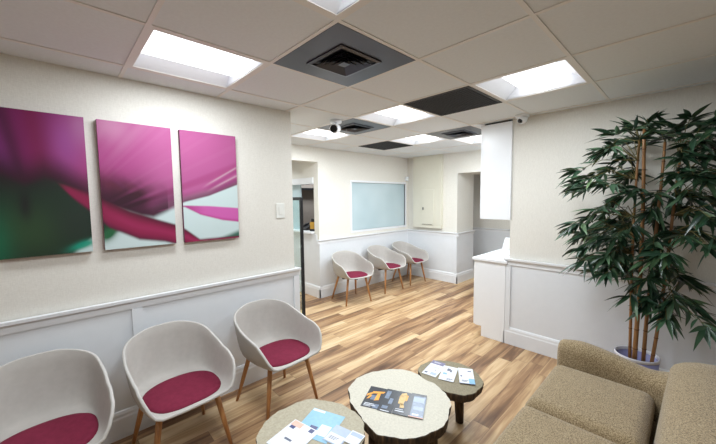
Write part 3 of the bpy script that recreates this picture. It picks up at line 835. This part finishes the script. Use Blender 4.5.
sheet('leaflet', 'white leaflet with small dark emblem, in the middle on the smallest log table', 'leaflet', (-.008, .988), .102, .195, math.radians(20), Z+.0036, 'sheet',
      [('dark_emblem', 'ink', [(.34, .56, .66, .84), (.56, .68, .6, .76)]), ('blue_patch', 'ltblue', [(.15, .42, .38, .5)]), ('text_lines', 'ink', lines(.5, .9, .05, .2, 3))], GS)
sheet('leaflet', 'white leaflet with blue corner, rightmost on the smallest log table', 'leaflet', (.098, 1.045), .100, .20, math.radians(32), Z+.0054, 'sheet',
      [('pale_corner', 'ltblue', [(.62, 1, 0, .34)]), ('navy_patch', 'navy', [(.10, .22, .42, .50), (.62, .86, .78, .84)]), ('text_lines', 'ink', lines(.15, .6, .12, .24, 3)), ('navy_edge', 'navy', [(0, 1, 0, .025)])], GS)

# ---------------------------------------------------------------- sofa
t = thing('sofa', 'tan boucle two seat sofa with sculpted arm by the potted bamboo', 'sofa', (.9, .9, 0))
OX, OY = .9, .9
def catmull(pts, n):
    out = []
    for i in range(len(pts)-1):
        p0, p1, p2, p3 = pts[max(i-1, 0)], pts[i], pts[i+1], pts[min(i+2, len(pts)-1)]
        for k in range(n):
            u = k/n; out.append(tuple(.5*((2*b)+(-a+c)*u+(2*a-5*b+4*c-d)*u*u+(-a+3*b-3*c+d)*u**3) for a, b, c, d in zip(p0, p1, p2, p3)))
    out.append(tuple(pts[-1])); return out
# spine: x, y, top z, half thickness
half = [(.562, 1.560, .585, .060), (.66, 1.565, .598, .078), (.79, 1.572, .578, .076), (.91, 1.568, .552, .076), (1.02, 1.562, .538, .088), (1.13, 1.545, .580, .118), (1.205, 1.465, .690, .145), (1.22, 1.31, .748, .155), (1.22, 1.12, .757, .158), (1.22, .80, .757, .158)]
full = half + [(x, 1.60-y, z, w) for x, y, z, w in reversed(half[:-1])]
sp = catmull(full, 7)
bm = BM(); rings = []
def cross(zt, w, zb=.11):
    pts = []; r = min(w, .075)
    for k in range(9):
        a = PI*k/8; pts.append((w*math.cos(a)*1.0, zt-r+r*math.sin(a)))
    prof = [(w*.92, zb), (w, zb+.03)] + [(w*1.02, zb+(zt-r-zb)*f) for f in (.35, .7)] + pts + [(-w*1.02, zb+(zt-r-zb)*f) for f in (.7, .35)] + [(-w, zb+.03), (-w*.92, zb)]
    return prof
ns = len(sp)
for i, (x, y, z, w) in enumerate(sp):
    dx = sp[min(i+1, ns-1)][0]-sp[max(i-1, 0)][0]; dy = sp[min(i+1, ns-1)][1]-sp[max(i-1, 0)][1]; l = math.hypot(dx, dy)
    nx, ny = -dy/l, dx/l     # outward on the arm (+y)
    back = max(0, min(1, (x-1.0)/.2))
    rings.append([bm.verts.new((x+nx*o+back*(h-.4)*.10-OX, y+ny*o-OY, h)) for o, h in cross(z, w)])
n = len(rings[0])
for r0, r1 in zip(rings, rings[1:]):
    for k in range(n): bm.faces.new((r0[k], r0[(k+1) % n], r1[(k+1) % n], r1[k]))
# rounded front ends
for end, sgn in ((rings[0], 0), (rings[-1], -1)):
    prev = end; c = Vector((sum(v.co.x for v in end)/n, sum(v.co.y for v in end)/n, .36))
    for f, dxx in ((.96, .014), (.84, .028), (.6, .037), (.3, .041)):
        cur = [bm.verts.new((c.x-dxx + (v.co.x-c.x)*f, c.y+(v.co.y-c.y)*f, c.z+(v.co.z-c.z)*(1-(1-f)*.42))) for v in end]
        for k in range(n): bm.faces.new((prev[k], prev[(k+1) % n], cur[(k+1) % n], cur[k]))
        prev = cur
    bm.faces.new(prev)
obj('back_and_arms', bm, M['boucle'], t, True)
obj('base', box(BM(), .562-OX, 1.07-OX, .12-OY, 1.48-OY, .11, .285, bev=.02), M['boucle'], t)
def cushion(x0, x1, y0, y1, z0, z1, crown, r=.055):
    bm = BM(); N, Mv = 26, 26; 
    def P(u, v, top):
        # rounded-rectangle footprint
        x = x0+(x1-x0)*u; y = y0+(y1-y0)*v
        ex = min(u, 1-u)*(x1-x0); ey = min(v, 1-v)*(y1-y0)
        fx = 1-max(0, 1-ex/r)**2; fy = 1-max(0, 1-ey/r)**2
        e = math.sqrt(max(0, fx))*math.sqrt(max(0, fy))
        c = crown*math.sin(PI*u)*math.sin(PI*v)
        zm = (z0+z1)/2
        return (x, y, zm+(z1-zm)*e+c*e) if top else (x, y, zm-(zm-z0)*e)
    # denser sampling near the edges
    S = [.5-.5*math.cos(PI*k/N) for k in range(N+1)]
    for top in (True, False):
        g = [[bm.verts.new(P(S[i], S[j], top)) for j in range(N+1)] for i in range(N+1)]
        for i in range(N):
            for j in range(N): bm.faces.new((g[i][j], g[i+1][j], g[i+1][j+1], g[i][j+1]))
    bmesh.ops.remove_doubles(bm, verts=bm.verts, dist=.0004)
    return bm
for y0, dy in ((.876, .606), (.118, .756)):
    obj('seat_cushion', cushion(.522-OX, 1.040-OX, y0-OY, y0+dy-OY, .288, .452, .014), M['boucle'], t, True)
for x, y in ((.63, 1.5), (1.08, 1.5), (.63, .1), (1.08, .1)):
    bm = BM(); tube(bm, [(x-OX, y-OY, .115), (x-OX, y-OY, 0)], [.026, .018], 12); obj('foot', bm, M['sofa_foot'], t)

# ---------------------------------------------------------------- potted bamboo
PX, PY = .895, 2.14
t = thing('potted_bamboo', 'tall artificial bamboo with dark green leaves in a lavender pot behind the sofa', 'plant', (PX, PY, 0))
bm = BM(); lathe(bm, [(0, .0), (.098, 0), (.104, .01), (.128, .375), (.124, .375), (.113, .29), (0, .29)], seg=36); pot = obj('pot', bm, M['pot'], t)
bm = BM(); lathe(bm, [(.126, .372), (.131, .374), (.132, .394), (.130, .398), (.124, .394), (.123, .372)], seg=36); obj('rim', bm, M['potrim'], pot)
bm = BM(); lathe(bm, [(.112, .291), (.1, .305), (.05, .312), (0, .314)], seg=28); obj('soil', bm, M['soil'], t)
rng = random.Random(21)
canes = [((-.045, -.01), (-.050, .03), 1.98, .0105), ((-.005, -.035), (-.020, -.02), 2.06, .0150), ((.045, .01), (.075, .06), 1.96, .0130), ((.075, -.02), (.175, .03), 1.82, .0115)]
tips = []
for (bx, by), (tx, ty), h, r in canes:
    bm = BM(); pts = []
    for k in range(13):
        u = k/12; pts.append((bx+(tx-bx)*u+.010*math.sin(u*4+bx*90), by+(ty-by)*u+.008*math.sin(u*5+by*70), .30+(h-.30)*u))
    tube(bm, pts, [r*(1-.35*k/12) for k in range(13)], 12)
    for k in range(1, 12):
        p = Vector(pts[k]); rr = r*(1-.35*k/12)
        lathe(bm, [(rr*.9, p.z-.006), (rr*1.16, p.z-.002), (rr*1.16, p.z+.002), (rr*.9, p.z+.006)], p.x, p.y, 12, 1)
    obj('cane', bm, [M['cane'], M['node']], t)
    tips.append([Vector(p) for p in pts])
# branch ends (world x, z) of the leaf sprays, then depth at random; grouped by the shape of the crown
SPR = [(.44, 1.70), (.50, 1.66), (.47, 1.78), (.56, 1.74), (.60, 1.84), (.64, 1.92), (.58, 1.96), (.66, 2.02), (.74, 2.04), (.70, 1.90), (.78, 2.06), (.84, 2.00), (.90, 2.06), (.86, 2.10), (.96, 2.02), (1.02, 2.06),
       (1.10, 2.06), (1.18, 2.08), (1.08, 1.96), (1.16, 1.96), (1.24, 2.00), (1.32, 1.98), (1.40, 1.94), (1.06, 1.86), (1.14, 1.84), (1.22, 1.86), (1.30, 1.84), (1.38, 1.80), (1.46, 1.82),
       (1.02, 1.74), (1.10, 1.72), (1.18, 1.72), (1.26, 1.72), (1.34, 1.70), (1.42, 1.66), (1.04, 1.62), (1.12, 1.60), (1.20, 1.58), (1.28, 1.58), (1.36, 1.54), (1.06, 1.50), (1.14, 1.46), (1.22, 1.46), (1.30, 1.42), (1.38, 1.40),
       (1.02, 1.38), (1.10, 1.34), (1.18, 1.32), (1.26, 1.30), (1.00, 1.24),
       (.72, 1.70), (.78, 1.78), (.82, 1.64), (.66, 1.60), (.88, 1.50), (.92, 1.60), (.94, 1.42),
       (.62, 1.52), (.56, 1.46), (.50, 1.40), (.48, 1.30), (.52, 1.22), (.50, 1.34), (.54, 1.14), (.60, 1.12), (.58, 1.36), (.64, 1.42), (.62, 1.28), (.66, 1.20), (.68, 1.34), (.72, 1.46), (.74, 1.30), (.72, 1.18), (.70, 1.06), (.78, 1.22), (.80, 1.38), (.80, 1.10), (.84, 1.26),
       (.64, 1.04), (.76, 1.00), (.90, 1.16), (.94, 1.28), (.92, 1.02), (.86, .92), (.90, .84), (.96, .92), (.98, 1.06), (1.04, 1.02), (1.06, .90), (1.10, .96), (1.14, .88), (1.18, .80), (1.02, .80)]
bml = BM(); tint = bml.verts.layers.float.new('tint'); bmt = BM()
def leaf(base_p, direc, length, width, tv):
    d = direc.normalized(); side = d.cross(Vector((0, 0, 1)))
    if side.length < .05: side = Vector((1, 0, 0))
    side.normalize(); side = (Matrix.Rotation(rng.uniform(-.9, .9), 3, d) @ side); up = side.cross(d)
    droop = rng.uniform(.05, .30); prev = None
    for k, wv in enumerate((.12, .75, 1.0, .82, .45, .03)):
        u = k/5
        c = base_p+d*length*u-Vector((0, 0, 1))*droop*length*u*u
        w = side*width*wv*.5; f = up*width*wv*.16
        cur = [bml.verts.new(c-w+f), bml.verts.new(c), bml.verts.new(c+w+f)]
        for v in cur:
            v[tint] = tv
            if v.co.y > YR-PY-.03: v.co.y = YR-PY-.03
        if prev:
            for a in (0, 1): bml.faces.new((prev[a], prev[a+1], cur[a+1], cur[a])).smooth = True
        prev = cur
for (wx, wz) in SPR:
    for rep in range(2):
        tip = Vector((wx-PX+.028+rng.uniform(-.03, .03), rng.uniform(-.36, .27), wz-.03+rng.uniform(-.03, .03)))
        tip.y *= .55+.45*min(1, abs(tip.x)/.3+.3)
        cane = min(tips, key=lambda ps: abs(ps[6].x-tip.x)+rng.uniform(0, .06))
        zr = max(.75, min(cane[-1].z, wz-.05+rng.uniform(-.12, .1)))
        root = min(cane, key=lambda p: abs(p.z-zr))
        mid = root.lerp(tip, .55)+Vector((0, 0, .05+.04*rng.random()))
        tube(bmt, [root, mid, tip], [.0035, .0026, .0014], 5, False)
        out = (tip-mid); out.z *= .4; out = out.normalized() if out.length > .01 else Vector((1, 0, 0))
        upness = .45 if wz > 1.98 else (-.1 if wz > 1.6 else -.35)
        n_l = rng.randint(6, 8)
        for k in range(n_l):
            a = (k/(n_l-1)-.5)*2.3
            d = Matrix.Rotation(a+rng.uniform(-.2, .2), 3, 'Z') @ out
            d = Vector((d.x, d.y, rng.uniform(-.55, .45)+upness))
            leaf(tip-out*.02*k*.6, d, rng.uniform(.11, .18), rng.uniform(.025, .036), min(1, max(0, rng.gauss(.42, .2))))
        for k in range(4):       # leaves along the twig
            p = mid.lerp(tip, .2+.2*k); d = Matrix.Rotation(rng.choice((-1, 1))*rng.uniform(.5, 1.2), 3, 'Z') @ out
            d = Vector((d.x, d.y, rng.uniform(-.6, .3)+upness*.6)); leaf(p, d, rng.uniform(.10, .155), rng.uniform(.021, .031), min(1, max(0, rng.gauss(.38, .2))))
obj('foliage', bml, M['leaf'], t)
obj('twigs', bmt, M['twig'], t)

# ---------------------------------------------------------------- things on the reception ledge
t = thing('display_stand', 'small black display stand with gold and blue labels on the reception ledge', 'stand', (-3.15, 2.125, 1.0605), math.radians(35))
obj('body', box(BM(), -.07, .07, -.05, .05, 0, .035, bev=.004), M['black'], t)
obj('back_board', box(BM(), -.07, .07, .03, .045, .035, .20, bev=.003), M['black'], t)
obj('gold_card', box(BM(), -.066, .005, -.035, -.025, .035, .15), M['gold'], t)
obj('blue_card', box(BM(), .0, .06, .0, .008, .10, .19), M['bluelabel'], t)
obj('white_card', box(BM(), .01, .06, -.03, -.022, .035, .09), M['sheet'], t)
t = thing('desk_phone', 'low black desk phone on the reception ledge left of the display stand', 'phone', (-3.40, 2.15, 1.0605))
bm = BM(); prism(bm, [(-.08, 0), (.08, 0), (.08, .085), (.02, .085), (-.08, .03)], 'x', -.08, .08); obj('body', bm, M['black'], t)
bm = BM(); tube(bm, [(-.06, -.05, .062), (-.06, 0, .09), (-.06, .07, .105)], [.02, .014, .02]); obj('handset', bm, M['black'], t)
t = thing('wall_shelf', 'thin dark shelf on the taupe wall seen through the reception window', 'shelf', (-5.2, 3.35, 1.80))
obj('board', box(BM(), .0005, .2, -.35, .35, 0, .04), M['black'], t)
obj('bracket', box(BM(), .0005, .15, -.30, -.28, -.08, 0), M['black'], t); obj('bracket', box(BM(), .0005, .15, .28, .30, -.08, 0), M['black'], t)

# ---------------------------------------------------------------- world, camera
w = bpy.data.worlds.new('world'); bpy.context.scene.world = w; w.use_nodes = True
w.node_tree.nodes['Background'].inputs[0].default_value = (.9, .95, 1, 1)
w.node_tree.nodes['Background'].inputs[1].default_value = .05

yaw, pitch, roll, F = .809540191, .0735041022, -.0119237761, 318.936
f = Vector((-math.sin(yaw)*math.cos(pitch), math.cos(yaw)*math.cos(pitch), -math.sin(pitch)))
r = Vector((math.cos(yaw), math.sin(yaw), 0)); u = r.cross(f)
r2 = r*math.cos(roll)+u*math.sin(roll); u2 = -r*math.sin(roll)+u*math.cos(roll)
cam = bpy.data.cameras.new('camera'); co = bpy.data.objects.new('camera', cam); C.objects.link(co)
mw = Matrix((r2, u2, -f)).transposed().to_4x4(); mw.translation = EYE; co.matrix_world = mw
cam.sensor_fit = 'HORIZONTAL'; cam.sensor_width = 36; cam.lens = 36*F/716; cam.clip_start = .02
sc = bpy.context.scene; sc.camera = co
sc.view_settings.view_transform = 'Standard'; sc.view_settings.look = 'None'; sc.view_settings.gamma = 1
sc.view_settings.use_curve_mapping = False; sc.view_settings.exposure = -0.26
